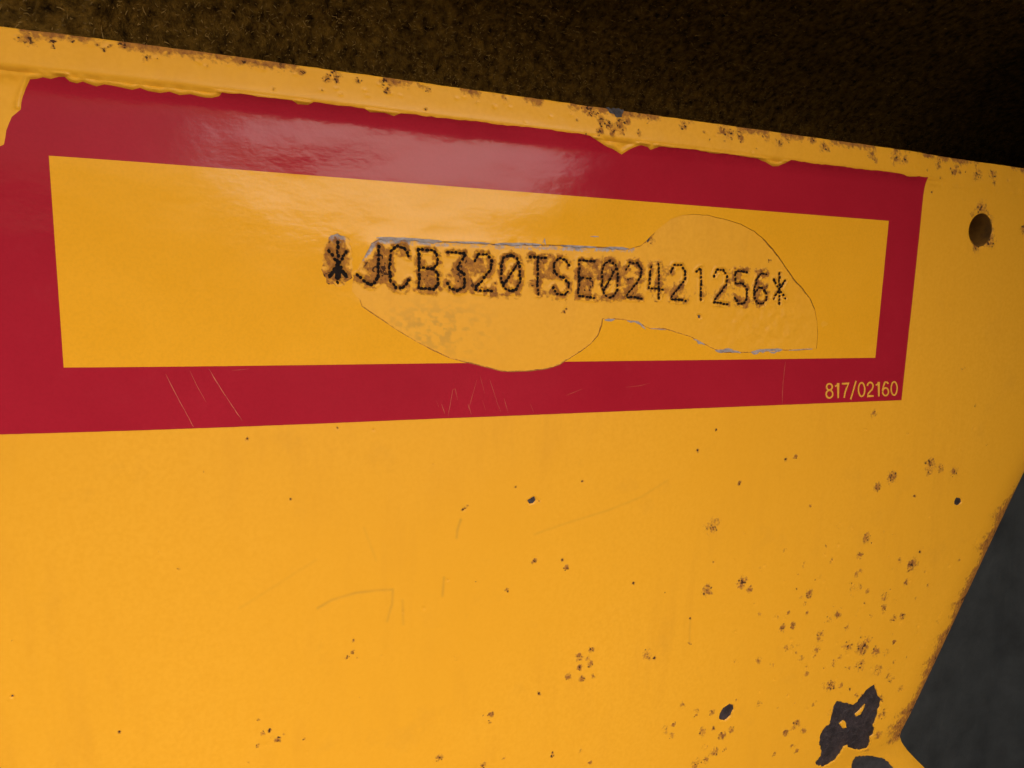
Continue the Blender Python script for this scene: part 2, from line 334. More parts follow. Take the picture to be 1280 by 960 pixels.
# --- rust spots (photograph x, y, radius, darkness)
spots = [(1203,462,5,.6),(1093,517,5,.8),(1081,537,2,.5),(1218,508,3,.8),(1217,535,2,.5),(1233,557,2.5,.8),(982,574,2,1),(994,571,3,1),(1163,583,9,.8),(1175,585,5,.8),(1193,589,6,.8),(1114,597,7,1),(1096,608,5,1),(1085,620,3,.6),(1143,620,2,.9),(1013,632,3,.7),(1135,542,2,.5),(1200,562,1,.4),(1083,672,6,.9),(1074,693,5,.8),(1075,713,4,.6),(1064,735,6,.5),(1064,745,4,.5),(1011,742,5,1),(996,736,1.5,.7),(1140,705,8,.9),(1132,728,4,.9),(1150,690,2,.8),(1105,745,6,.7),(1105,759,4,1.2),(1128,770,4,1.1),(1120,750,3,.6),(970,770,5,.5),(978,785,5,.8),(991,782,4,1.1),(1047,768,5,.8),(1035,775,5,.6),(1025,795,6,.8),(1020,812,6,.7),(1058,785,4,.8),(1078,810,8,1),(1095,815,6,.8),(1118,803,3,1),(1108,815,5,.6),(1050,822,4,.7),(1008,842,4,.7),(1057,835,3,.7),(1039,857,6,1),(1051,857,3,1),(1018,880,4,.6),(996,905,5,1),(983,916,4,1),(1005,914,4,.9),(996,940,3,1),(1105,893,5,.8),(1098,920,5,.8),(985,870,2,.4),(1075,832,8,.7),(1098,838,7,.7),(1110,845,5,.6),(1085,800,6,.7),(1060,808,6,.8),(1115,790,4,.5),(1125,700,5,.6),(1155,715,4,.5),
 (668,701,4,1),(703,700,2,1),(708,709,4,1),(792,729,2,1),(831,742,2.5,.6),(892,703,2,.7),(884,738,7,1),(927,728,7,1),(937,737,4,1),(863,773,1.5,1),(862,804,2.5,.8),(724,821,5,.9),(735,823,4,.7),(725,834,4,1),(738,830,4,1),(739,812,4,1),(710,846,5,.8),(728,848,4,1),(742,845,3,1),(809,818,6,.8),(818,823,2,1),(917,828,5,.5),(948,826,5,.6),(674,867,2,1),(853,882,5,.6),(871,891,5,.7),(832,912,5,.7),(842,905,3,1),(840,920,4,.7),(890,890,4,1),(892,910,3,1),(878,915,6,.8),(903,920,5,1),(914,912,5,.8),(906,938,3,1),(893,940,5,.9),(882,950,5,.8),(880,935,5,.6),(870,955,6,.8),(728,938,5,.5),(738,953,3,.8),(690,946,2.5,1.2),(691,941,1.5,1),
 (442,800,2,.9),(441,815,3,.9),(434,822,3,1),(447,823,1.5,.8),(633,738,3.5,.9),(569,822,6,.45),(614,893,4,1),(612,903,2.5,.8),(563,902,3,.5),(550,947,5,.8),(604,957,4,.9),(630,948,3,.6),(337,913,2.5,1.4),(329,916,3,.8),(347,925,4,.9),(323,900,2.5,.7),(322,933,3,.8),(381,923,2.5,.7),(384,941,2.5,.5),(355,918,1.2,.8),(340,925,9,.25),
 (148,918,2,1.2),(363,624,1.2,1),(422,535,1.7,1.2),(467,537,1.5,.7),(582,633,3.5,.9),(579,637,2,.9),(645,609,1.3,1.1),(728,602,1.8,1),(872,563,1.8,1),(924,604,3,1.1),(895,537,2.5,.9),(309,549,1.8,1.2),(660,632,8,.2),(674,626,2,.7),(890,657,10,.75),(891,659,3,1.2),(530,760,2,.5),(560,725,2,.5),(503,765,5,.25),
 (1226,260,9,.9),(1237,300,9,.9),(1220,308,7,.9),(1232,268,6,.8),(1240,288,5,.9),(1280,287,5,1),(1205,250,3,.5),(1165,240,2,.7),(1216,268,4,.7),(1238,275,5,.9),(1110,275,1,.5),(755,405,2,.6),(705,390,3,.9),(708,386,2,.9),(812,300,7,.9),(962,325,2.5,1)]
top_spots = [(22,46,6,.7),(35,47,9,.9),(65,50,4,1),(66,57,3,.9),(89,49,3,.8),(106,51,3,.6),(121,54,3,.7),(129,60,4,.8),(137,56,2,.8),(148,54,3,.9),(155,56,3,1),(180,65,6,.7),(184,75,5,.8),(200,62,7,.7),(212,63,6,.6),(290,72,6,.7),(305,77,3,1),(322,80,8,.6),(350,80,9,.7),(376,89,5,1),(408,99,5,.9),(420,96,6,1),(421,102,3,1),(448,102,4,.9),(482,100,9,.8),(483,115,4,1),(526,105,8,.6),(535,113,4,.9),(630,122,4,.7),(633,128,3,.6),(697,126,4,.5),(734,135,7,1),(745,143,4,.9),(738,141,4,1),(752,152,6,1),(760,157,5,1),(764,166,4,1.1),(773,160,8,.9),(782,152,5,1),(748,165,4,1),(797,167,3,1),(800,145,3,.8),(810,148,3,.7),(855,155,5,.9),(851,159,3,.8),(905,162,8,.8),(912,168,5,.9),(925,173,4,.9),(922,165,5,.7),(958,168,7,.7),(973,180,5,.9),(984,175,3,.9),(1015,173,5,1),(1028,184,5,.9),(1033,187,3,1),(1058,182,4,.7),(1088,193,5,.8),(1092,201,3,1),(1118,197,7,.8),(1130,200,4,1),(1175,205,5,.8),(1200,212,6,.7),(1195,215,3,1),(1225,218,6,.7),(1245,228,3,.8),(1245,218,5,.8)]

# ------------------------------------------------------------------ things
def empty(name, loc):
    o = bpy.data.objects.new(name, None); COL.objects.link(o); o.location = loc; return o
def tag(o, label=None, cat=None, group=None, kind=None):
    for k, v in (('label', label), ('category', cat), ('group', group), ('kind', kind)):
        if v: o[k] = v
panel = empty('steel_panel', W(150, 0, -10)); panel.location.z = 0.0
tag(panel, 'chipped yellow painted steel panel with red bordered sticker and stamped number', 'panel')

# ---- the plate: fine grid, relief and wear kept per vertex
rows_q = np.concatenate([np.array([-8.6, -8.6, -8.6, -8.6, -8.58, -8.5, -8.35]), np.arange(-8.15, 3.4, 0.24)])
rows_z = np.full(len(rows_q), np.nan); rows_z[:6] = [-30, -12, -4, -1.0, -0.15, 0.3]
vv = list(rows_q - 16.2 + 0.0)
v0 = vv[-1]
rows_v = np.concatenate([np.array(vv), np.arange(v0 + 0.3, 222, 0.33), np.array([230, 250, 300, 380, 480, 580, 617])])
ncol = 980
ss = np.linspace(0, 1, ncol); ss = (ss + 0.42 * ss * ss) / 1.42
ss = np.concatenate([[-0.5, -0.25, -0.1, -0.04], ss * 0.9985, [0.9992, 1.0]])
Vg = np.repeat(rows_v[:, None], len(ss) + 3, 1)
Sg = np.repeat(np.concatenate([ss, [1, 1, 1]])[None, :], len(rows_v), 0)
UL = -26.0
Ug = UL + Sg * (u_edge(np.minimum(Vg, 340)) - UL)
shift = 0.0086 * (Ug + 7)
wgt = 1 - sst(-12.5, 30, Vg)
Vg = Vg + shift * wgt
Ug = UL + Sg * (u_edge(Vg) - UL)
Z = z_plate(Ug, Vg)
for i in range(6):
    roll = Z[6] - z_rim(np.array(-8.35))                       # keep the bend of the right edge
    Z[i] = rows_z[i] + roll
# ragged rim line
jit = (fbm(Ug[0] / 2.2, Ug[0] * 0, 4, 5) - 0.5) * 0.55
for i in range(7): Vg[i] += jit * (1 - i / 8)
# back of the right edge
for k, zz in enumerate((-4.6, -9, -20)):
    c = len(ss) + k
    Z[:, c] = Z[:, len(ss) - 1] + (zz + 3.5)
    Ug[:, c] = Ug[:, len(ss) - 1] - (0.25 if k == 0 else 1.0 + k)
Zbase = Z.copy()

rust = np.zeros_like(Z); pit = np.zeros_like(Z); grey = np.zeros_like(Z); ochre = np.zeros_like(Z)
def window(cx, cy, r):
    i0 = max(0, np.searchsorted(Vg[:, 400], cy - r - 3) - 1); i1 = min(Z.shape[0], np.searchsorted(Vg[:, 400], cy + r + 3) + 1)
    iu = Ug[min(max((i0 + i1) // 2, 0), Z.shape[0] - 1)]
    j0 = max(0, np.searchsorted(iu[:len(ss)], cx - r - 3) - 1); j1 = min(len(ss), np.searchsorted(iu[:len(ss)], cx + r + 3) + 1)
    return slice(i0, i1), slice(j0, j1)
def pxmm(x, y): return np.hypot(*(at(x + 1, y + 1) - at(x, y))) / 1.414
rs = random.Random(4)
def splat(x, y, r, dk, zoff=0.0):
    c = at(x, y, zoff); k = pxmm(x, y); R = r * k
    w_ = window(c[0], c[1], R * 3)
    U_, V_ = Ug[w_], Vg[w_]
    if U_.size == 0: return
    n1 = fbm(U_ / 1.0, V_ / 1.0, 4, 31)
    d = np.hypot(U_ - c[0], V_ - c[1])
    rust[w_] = np.maximum(rust[w_], 0.95 * min(dk, 1) * np.exp(-(d / (R * 1.05)) ** 2) * sst(0.36, 0.68, n1))
    if r > 3.5: rust[w_] = np.maximum(rust[w_], 0.58 * min(dk, 1) * np.exp(-(d / (R * 1.15)) ** 2) * (0.7 + 0.6 * n1))
    for _ in range(2 + int(r * 1.3)):
        a = rs.uniform(0, 6.28); q = R * rs.uniform(0, 0.95) * (0 if r < 2.2 else 1)
        rr = max(0.24, R * rs.uniform(0.07, 0.22)) if r > 2.2 else max(0.3, R * 0.7)
        cx, cy = c[0] + q * math.cos(a), c[1] + q * math.sin(a)
        st = rs.uniform(0.8, 1.6); an = rs.uniform(0, 3.14)
        du, dv = U_ - cx, V_ - cy
        e = np.hypot((du * math.cos(an) + dv * math.sin(an)) / st, -du * math.sin(an) + dv * math.cos(an))
        f = np.exp(-(e / rr) ** 2)
        pit[w_] = np.maximum(pit[w_], f * min(1.0, dk * rs.uniform(0.55, 1.1)))
        Z[w_] -= 0.06 * f
        rust[w_] = np.maximum(rust[w_], 0.6 * np.exp(-(e / (rr * 1.8)) ** 2) * min(dk, 1))
for s in spots: splat(*s)
for x, y, r, dk in top_spots: splat(x, y, r * 1.35, dk, 0.6)
# sparse small specks towards the worn lower right
for _ in range(230):
    x = rs.gauss(1065, 75); y = rs.gauss(820, 85)
    if 640 < y < 955 and x < 1128 + (915 - y) * 0.467 - 15: splat(x, y, rs.uniform(1.0, 4.5), rs.uniform(0.2, 0.8))
for _ in range(60):
    x = rs.uniform(0, 1280); splat(x, 38 + x * 0.143 + rs.expovariate(1 / 9), rs.uniform(0.8, 2.5), rs.uniform(0.3, 0.8), 0.6)
for _ in range(22): splat(rs.uniform(0, 1100), rs.uniform(560, 955), rs.uniform(0.4, 0.8), rs.uniform(0.3, 0.7))

# rust haze along the rim line and the right edge
q_all = Vg - vg(Ug)
rimn = fbm(Ug / 6, Ug * 0 + 3, 4, 41) ; rimf = fbm(Ug / 0.8, Vg / 0.8, 3, 42)
rust = np.maximum(rust, np.clip((rimn - 0.38) * 5, 0, 1) * np.exp(-((q_all + 8.7) / 2.2) ** 2) * (0.3 + 1.0 * rimf))
dR = (u_edge(Vg) - Ug)
en = fbm(Vg / 7, Vg * 0 + 1.5, 4, 43); ef = fbm(Ug / 0.9, Vg / 1.3, 4, 44)
low = sst(84, 110, Vg) * (1 - sst(192, 200, Vg))
rust = np.maximum(rust, low * np.exp(-(dR / (4.5 + 16.0 * np.clip(en - 0.3, 0, 1) * 1.5)) ** 2) * (0.25 + 1.3 * ef))
pit = np.maximum(pit, low * np.exp(-(dR / 7.0) ** 2) * np.clip((ef - 0.50) * 6, 0, 0.9) * sst(0.35, 0.6, en))
ochre = np.maximum(ochre, low * np.exp(-(dR / 5) ** 2) * np.clip((0.55 - ef) * 3, 0, 1) * 0.8)

# stamped number: grooves with raised lips, rust bleeding round them
allp = np.concatenate([np.concatenate(s) for s in STROKES])
w_ = (slice(np.searchsorted(Vg[:, 400], 8), np.searchsorted(Vg[:, 400], 50)), slice(np.searchsorted(Ug[300, :len(ss)], 48), np.searchsorted(Ug[300, :len(ss)], 208)))
U_, V_ = Ug[w_], Vg[w_]
dd = np.full(U_.shape, 1e9)
for s in STROKES:
    lo = np.concatenate(s).min(0) - 4; hi = np.concatenate(s).max(0) + 4
    m = (U_ > lo[0]) & (U_ < hi[0]) & (V_ > lo[1]) & (V_ < hi[1])
    dm = np.full(m.sum(), 1e9)
    for pl in s: dm = np.minimum(dm, segdist(U_[m], V_[m], pl))
    dd[m] = np.minimum(dd[m], dm)
wob = (fbm(U_ / 0.8, V_ / 0.8, 3, 51) - 0.5)
d2 = dd + wob * 0.35
Z[w_] += -0.42 * (1 - sst(0.30, 0.66, d2)) + 0.22 * np.exp(-((d2 - 0.90) / 0.24) ** 2)
blot = fbm(U_ / 5.0, V_ / 4.0, 4, 52); fin = fbm(U_ / 0.9, V_ / 0.9, 4, 53)
# how rusty each stretch of the number is
ru = np.interp(U_, [50, 56, 60, 64, 67, 75, 82, 92, 100, 112, 122, 134, 142, 150, 158, 163, 172, 180, 186, 196, 200], [.5, 1.1, 1, .35, .9, .8, .8, .95, 1.0, .9, .9, .8, .95, .6, .45, .35, .4, .9, .7, .25, .1])
near = np.exp(-(dd / 1.25) ** 2)
band = np.exp(-(((V_ - (20.2 + (U_ - 60) * 0.022)) / 6.6) ** 4))
rv = ru * (near * (0.15 + 0.85 * sst(0.30, 0.6, fin)) * 1.05 + band * sst(0.40, 0.64, blot) * (0.15 + 1.1 * fin) * 1.0)
rust[w_] = np.maximum(rust[w_], np.clip(rv, 0, 0.95))
pit[w_] = np.maximum(pit[w_], ru * np.clip((fin - 0.56) * 6, 0, 0.9) * band * sst(0.40, 0.60, blot))
# halo of the first star and the grey torn upper border
sd_ = np.hypot((U_ - at(421, 325)[0]) / 3.4, (V_ - at(421, 325)[1]) / 6.4)
rust[w_] = np.maximum(rust[w_], np.exp(-sd_ ** 4) * (0.45 + 0.5 * fin))
tear_top = ats([(452, 322), (462, 306), (474, 299), (505, 301), (560, 304), (620, 307), (680, 308), (740, 310), (790, 312)])
dt_ = segdist(U_, V_, tear_top)
gk = np.interp(U_, [60, 66, 80, 90, 105, 118, 130, 150], [1, 1, .75, .45, .6, .7, .6, .5])
grey[w_] = np.maximum(grey[w_], gk * np.exp(-((dt_ - 0.3) / 1.1) ** 2) * (0.35 + 0.9 * fbm(U_ / 2.5, V_ / 1.5, 3, 54)))
grey[w_] = np.maximum(grey[w_], 0.9 * np.exp(-(np.hypot((U_ - at(421, 298)[0]) / 2.6, (V_ - at(421, 298)[1]) / 1.6)) ** 2))
# greenish smear under the first characters
oc = at(545, 412); osm = np.exp(-(((U_ - oc[0]) / 13) ** 2 + ((V_ - oc[1]) / 6.5) ** 2))
ochre[w_] = np.maximum(ochre[w_], osm * np.clip((fbm(U_ / 1.6, V_ / 1.2, 4, 55) - 0.44) * 5, 0, 1) * 0.8)
# lumps of old glue inside the tear
Zl = (fbm(U_ / 2.6, V_ / 2.6, 4, 56) - 0.5) * 0.7 * np.exp(-(((U_ - 190) / 22) ** 2 + ((V_ - 34) / 9) ** 2))
Z[w_] += Zl + (fbm(U_ / 1.2, V_ / 1.2, 3, 57) - 0.5) * 0.12 * band

dT = segdist(U_, V_, TEAR, True); tn = fbm(U_ / 4, V_ / 4, 3, 58)
fade_c = at(1024, 412); fade = np.exp(-(np.hypot(U_ - fade_c[0], V_ - fade_c[1]) / 9) ** 2); fb_ = at(444, 348); fade = np.maximum(fade, np.exp(-(np.hypot(U_ - fb_[0], V_ - fb_[1]) / 5.5) ** 2))
rust[w_] = np.maximum(rust[w_], (1 - fade) * np.exp(-(dT / 0.34) ** 2) * np.clip(0.35 + tn * 0.8, 0, 1) * 0.95)
for ln_, k_ in (([(397, 760), (415, 750), (445, 741), (470, 738), (491, 737), (490, 755), (484, 776)], .5), ([(576, 650), (572, 662), (571, 672)], .7), ([(503, 750), (504, 780)], .4), ([(668, 668), (705, 655), (760, 638), (800, 622), (835, 600)], .25), ([(555, 722), (553, 745)], .5), ([(863, 775), (862, 803)], .35), ([(300, 760), (395, 700)], .15), ([(455, 660), (470, 700)], .15)):
    pl_ = ats(ln_); c_ = pl_.mean(0); wq = window(c_[0], c_[1], np.abs(pl_ - c_).max())
    e_ = segdist(Ug[wq], Vg[wq], pl_); f_ = np.exp(-(e_ / 0.38) ** 2)
    ochre[wq] = np.maximum(ochre[wq], f_ * k_ * (0.5 + fbm(Ug[wq] / 2, Vg[wq] / 2, 3, 59))); Z[wq] -= 0.05 * k_ * f_

# overpainted, lumpy strip between rim and decal
lump = np.exp(-((q_all - 0.8) / 0.9) ** 2)
Z += lump * (fbm(Ug / 2.4, Vg / 1.6, 3, 61) - 0.4) * 0.5
ir = int(np.searchsorted(Vg[:, 400], 12)); jr = len(ss)
Ub, Vb = Ug[:ir, :jr], Vg[:ir, :jr]; nearb = (q_all[:ir, :jr] < 7) & (q_all[:ir, :jr] > -0.5)
dl = np.full(Ub.shape, 9.0); dl[nearb] = segdist(Ub[nearb], Vb[nearb], [tuple(p) for p in dt])
outd = np.zeros(Ub.shape, bool); outd[nearb] = ~inside(Ub[nearb], Vb[nearb], DECAL)
ridge = np.where(outd, np.exp(-((dl - 0.55) / 0.55) ** 2) * (0.35 + 0.5 * fbm(Ub / 3, Vb / 2, 3, 64)), 0)
Z[:ir, :jr] += 0.75 * ridge
Z += (fbm(Ug / 60, Vg / 60, 2, 62) - 0.5) * 0.5 * sst(4, 20, q_all)
Z += (fbm(Ug / 3, Vg / 3, 3, 63) - 0.5) * 0.10 * (q_all < -0.5)

# chipped paint: step down to the metal
def chip_depth(poly, dep):
    lo = poly.min(0); hi = poly.max(0); c = (lo + hi) / 2
    w2 = window(c[0], c[1], max(hi - lo))
    u, v = Ug[w2], Vg[w2]
    if u.size == 0: return
    d = segdist(u, v, poly, True); sdv = np.where(inside(u, v, poly), -d, d)
    return w2, sdv
for k, poly in CHIPS:
    w2, sdv = chip_depth(poly, 0.4)
    for isl in ISLANDS:
        u, v = Ug[w2], Vg[w2]
        di = segdist(u, v, isl, True); si = np.where(inside(u, v, isl), -di, di)
        sdv = np.maximum(sdv, -si)
    Z[w2] += -0.55 * (1 - sst(-0.30, 0.12, sdv)) + 0.07 * np.exp(-((sdv - 0.35) / 0.3) ** 2)
    keepp = sdv < -0.1
    pit[w2] = np.where(keepp, 0.6, pit[w2]); 

P = Wn(Ug, Vg, Z)
fc_u = 0.25 * (Ug[:-1, :-1] + Ug[1:, :-1] + Ug[1:, 1:] + Ug[:-1, 1:]); fc_v = 0.25 * (Vg[:-1, :-1] + Vg[1:, :-1] + Vg[1:, 1:] + Vg[:-1, 1:])
# crisp bolt hole: pull the nearest grid points on to the circle
du, dv = Ug - HOLE_C[0], Vg - HOLE_C[1]; rr = np.hypot(du, dv) + 1e-9
snap = np.abs(rr - HOLE_R) < 0.26
Ug = np.where(snap, HOLE_C[0] + du / rr * HOLE_R, Ug); Vg = np.where(snap, HOLE_C[1] + dv / rr * HOLE_R, Vg)
Z = np.where(np.abs(rr - HOLE_R) < 1.2, Z - 0.25 * np.exp(-((rr - HOLE_R) / 0.5) ** 2), Z)
P = Wn(Ug, Vg, Z)
fr = np.hypot(fc_u - HOLE_C[0], fc_v - HOLE_C[1])
solid = fr > HOLE_R - 0.05
fq = fc_v - vg(fc_u)
attrs = dict(rust=rust, pit=pit, grey=grey, ochre=ochre)
plate = grid_mesh('plate', P, M_PAINT, solid & (fq >= 0), attrs, panel)
rim = grid_mesh('rolled_rim', P, M_PAINT, solid & (fq < 0), attrs, panel)
plate['label'] = 'flat yellow painted face with rust specks'
rim['label'] = 'raised rolled top rim with rust along its crest'
# wall of the bolt hole
vs_, fs_ = [], []
NH = 40
for k, (rz, rrad) in enumerate(((-0.1, HOLE_R + 0.02), (-1.2, HOLE_R - 0.1), (-10, HOLE_R - 0.15))):
    for i in range(NH):
        a = 2 * math.pi * i / NH; vs_.append(W(HOLE_C[0] + rrad * math.cos(a), HOLE_C[1] + rrad * math.sin(a), rz))
for k in range(2):
    for i in range(NH): fs_.append((k * NH + i, k * NH + (i + 1) % NH, (k + 1) * NH + (i + 1) % NH, (k + 1) * NH + i))
mesh_obj('bolt_hole', vs_, fs_, M_EDGE, panel)['label'] = 'round dark bolt hole with rusty lip'

# ---- bare patches where paint has flaked off
def poly_cdt(outer, holes, step):
    """triangulate polygon with inner points -> verts2d, tris"""
    pts = [Vector(p) for p in outer]; edges = [(i, (i + 1) % len(outer)) for i in range(len(outer))]
    for h in holes:
        b = len(pts); pts += [Vector(p) for p in h]; edges += [(b + i, b + (i + 1) % len(h)) for i in range(len(h))]
    o = np.array(outer); lo, hi = o.min(0), o.max(0)
    gx, gy = np.meshgrid(np.arange(lo[0] + step / 2, hi[0], step), np.arange(lo[1] + step / 2, hi[1], step))
    gx = gx + (rng.random(gx.shape) - .5) * step * .4; gy = gy + (rng.random(gy.shape) - .5) * step * .4
    ok = inside(gx, gy, outer) & (segdist(gx, gy, outer, True) > step * .35)
    for h in holes: ok &= segdist(gx, gy, h, True) > step * .35
    pts += [Vector((a, b)) for a, b in zip(gx[ok], gy[ok])]
    V2, _, T, *_ = delaunay_2d_cdt(pts, edges, [], 0, 1e-6)
    V2 = np.array([tuple(v) for v in V2]); T = np.array([t for t in T if len(t) == 3])
    return V2, T
for k, poly in CHIPS:
    cen = poly.mean(0); big = cen + (poly - cen) * 1.0
    hol = [i for i in ISLANDS if inside(np.array([i[:, 0].mean()]), np.array([i[:, 1].mean()]), poly)[0]]
    V2, T = poly_cdt(big, hol, 0.8)
    c = V2[T].mean(1); kp = inside(c[:, 0], c[:, 1], big)
    for h in hol: kp &= ~inside(c[:, 0], c[:, 1], h)
    zz = z_plate(V2[:, 0], V2[:, 1]) + (fbm(V2[:, 0] / 60, V2[:, 1] / 60, 2, 62) - 0.5) * 0.5 * sst(4, 20, V2[:, 1] - vg(V2[:, 0]))
    zz = zz - 0.30 + (fbm(V2[:, 0] / 2, V2[:, 1] / 2, 3, 71) - 0.5) * 0.22
    mesh_obj('paint_chip', Wn(V2[:, 0], V2[:, 1], zz), T[kp][:, ::-1], M_STEEL if k == 'steel' else M_PRIMER, panel)

# ---- stamped characters: every dot of the punch is a small dark bowl in its groove
for (ch, *_), S in zip(vin, STROKES):
    V3, F3 = [], []
    first = ch == '*' and S is STROKES[0]
    for pl in S:
        seg = np.diff(pl, axis=0); L = np.hypot(seg[:, 0], seg[:, 1]); cum = np.concatenate([[0], np.cumsum(L)]); n = max(2, int(round(cum[-1] / (1.06 if pl[0][0] < 118 else 1.12))))
        for i in range(n + 1):
            s = cum[-1] * i / n; j = min(np.searchsorted(cum, s, 'right') - 1, len(L) - 1); t_ = (s - cum[j]) / max(L[j], 1e-6)
            p = pl[j] + seg[j] * t_; d_ = seg[j] / max(L[j], 1e-6)
            p = p + rng.normal(0, 0.08, 2)
            bold = 1.0 if p[0] < 118 else 0.0
            la = rng.uniform(0.44, 0.62); lb = rng.uniform(0.30, 0.44) + 0.05 * bold
            b = len(V3); zc = float(z_plate(p[0], p[1])) + (float(fbm(np.array([p[0] / 60]), np.array([p[1] / 60]), 2, 62)[0]) - 0.5) * 0.5 * float(sst(4, 20, p[1] - vg(p[0])))
            V3.append(W(p[0], p[1], zc - 0.30))
            for k in range(9):
                a = 2 * math.pi * k / 9; r_ = rng.uniform(0.86, 1.14)
                q = p + d_ * la * math.cos(a) * r_ + np.array((-d_[1], d_[0])) * lb * math.sin(a) * r_
                V3.append(W(q[0], q[1], zc - 0.02 - rng.uniform(0, 0.08)))
            for k in range(9): F3.append((b, b + 1 + (k + 1) % 9, b + 1 + k))
    if first:                                            # flaked wedge at the foot of the first star
        pg = roughen(ats([(421, 331), (425, 334), (430, 341), (436, 347), (431, 349), (426, 347), (423, 350), (418, 348), (410, 348), (413, 341), (417, 336)]), 0.6, 0.12, seed=9)
        V2, T = poly_cdt(pg, [], 0.7); b = len(V3)
        c = V2[T].mean(1); T = T[inside(c[:, 0], c[:, 1], pg)]
        V3 += [W(x, y, 0.10 + (fbm(np.array([x / 60]), np.array([y / 60]), 2, 62)[0] - .5) * 0.5) for x, y in V2]; F3 += [tuple(t[::-1] + b) for t in T]
    mesh_obj('stamped_character', V3, F3, M_PIT, panel)

# ---- the sticker: one thin film, red frame and yellow field, torn open round the number
FILM = 0.17
def z_film(u, v):
    base = z_plate(u, v) + (fbm(u / 60, v / 60, 2, 62) - 0.5) * 0.5 * sst(4, 20, v - vg(u))
    lift = np.maximum(0, 0.12 * np.exp(-segdist(u, v, TEAR, True) / 1.2))
    fd = at(1024, 412); fe = at(444, 348); fade_ = 1 - 0.9 * np.exp(-(np.hypot(u - fd[0], v - fd[1]) / 9) ** 2) - 0.85 * np.exp(-(np.hypot(u - fe[0], v - fe[1]) / 5.5) ** 2)
    return base + (FILM + lift) * fade_ + (fbm(u / 14, v / 9, 2, 81) - 0.5) * 0.10 + 0.12 * (1 - sst(1.5, 5, v - vg(u)))
pts = [Vector(p) for p in DECAL]; edges = [(i, (i + 1) % len(DECAL)) for i in range(len(DECAL))]
for loop in (FIELD, TEAR, STAR):
    b = len(pts); pts += [Vector(p) for p in loop]; edges += [(b + i, b + (i + 1) % len(loop)) for i in range(len(loop))]
gx, gy = np.meshgrid(np.arange(-15, 249, 1.6), np.arange(-16, 60, 1.6)); gx = gx + (rng.random(gx.shape) - .5) * .5; gy = gy + (rng.random(gy.shape) - .5) * .5
ok = inside(gx, gy, DECAL) & ~inside(gx, gy, TEAR) & (segdist(gx, gy, DECAL, True) > .5) & (segdist(gx, gy, TEAR, True) > .5) & (segdist(gx, gy, STAR, True) > .5) & (segdist(gx, gy, FIELD, True) > .5)
pts += [Vector((a, b)) for a, b in zip(gx[ok], gy[ok])]
# extra rows where the film climbs the fillet
for u in np.arange(-12, 247, 1.5):
    for q in (1.2, 1.8, 2.4, 3.0, 3.6): pts.append(Vector((u, vg(u) + q)))
V2, _, T, *_ = delaunay_2d_cdt(pts, edges, [], 0, 1e-6)
V2 = np.array([tuple(p) for p in V2]); T = np.array([t for t in T if len(t) == 3]); c = V2[T].mean(1)
film = inside(c[:, 0], c[:, 1], DECAL) & ~inside(c[:, 0], c[:, 1], TEAR) & ~inside(c[:, 0], c[:, 1], STAR)
infield = (c[:, 0] > 0) & (c[:, 0] < 233.8) & (c[:, 1] > 0) & (c[:, 1] < 45)
zf = z_film(V2[:, 0], V2[:, 1])
def film_obj(name, tri, mat, parent):
    used = np.unique(tri); rm = np.full(len(V2), -1); rm[used] = np.arange(len(used)); tt = rm[tri]
    top = Wn(V2[used, 0], V2[used, 1], zf[used]); bot = Wn(V2[used, 0], V2[used, 1], zf[used] - FILM - 0.12)
    n = len(used); E = {}
    for a, b_, c_ in tt:
        for e in ((a, b_), (b_, c_), (c_, a)):
            k = tuple(sorted(e)); E[k] = None if k in E else e
    faces = [tuple(x[::-1]) for x in tt]; vall = list(top); ext = {}
    for e in E.values():
        if e is None: continue
        for i in e:
            if i not in ext: ext[i] = (len(vall), len(vall) + 1); vall += [top[i], bot[i]]
        (a0, a1), (b0, b1) = ext[e[0]], ext[e[1]]
        faces.append((a0, b0, b1, a1))
    o = mesh_obj(name, vall, faces, mat, parent)
    h_ = 0.4; uu, vv2 = V2[used, 0], V2[used, 1]
    gu = (z_film(uu + h_, vv2) - z_film(uu - h_, vv2)) / (2 * h_); gv = (z_film(uu, vv2 + h_) - z_film(uu, vv2 - h_)) / (2 * h_)
    nn = Wn(-gu, -gv, np.full(len(uu), 1.0)) - Wn(0 * gu, 0 * gv, 0 * gu); nn /= np.linalg.norm(nn, axis=1)[:, None]
    o.data.normals_split_custom_set_from_vertices([tuple(x) for x in nn] + [(0, 0, 0)] * (len(vall) - n))
    o.data.materials.append(M_EDGE)
    for i in range(len(tt), len(faces)): o.data.polygons[i].material_index = 1
    return o
decal = film_obj('warning_decal', T[film & ~infield], M_RED, panel)
decal['label'] = 'red sticker border, glossy along its upper band'
field = film_obj('yellow_field', T[film & infield], M_FIELD, decal)
field['label'] = 'yellow middle of the sticker, torn open round the stamped number'

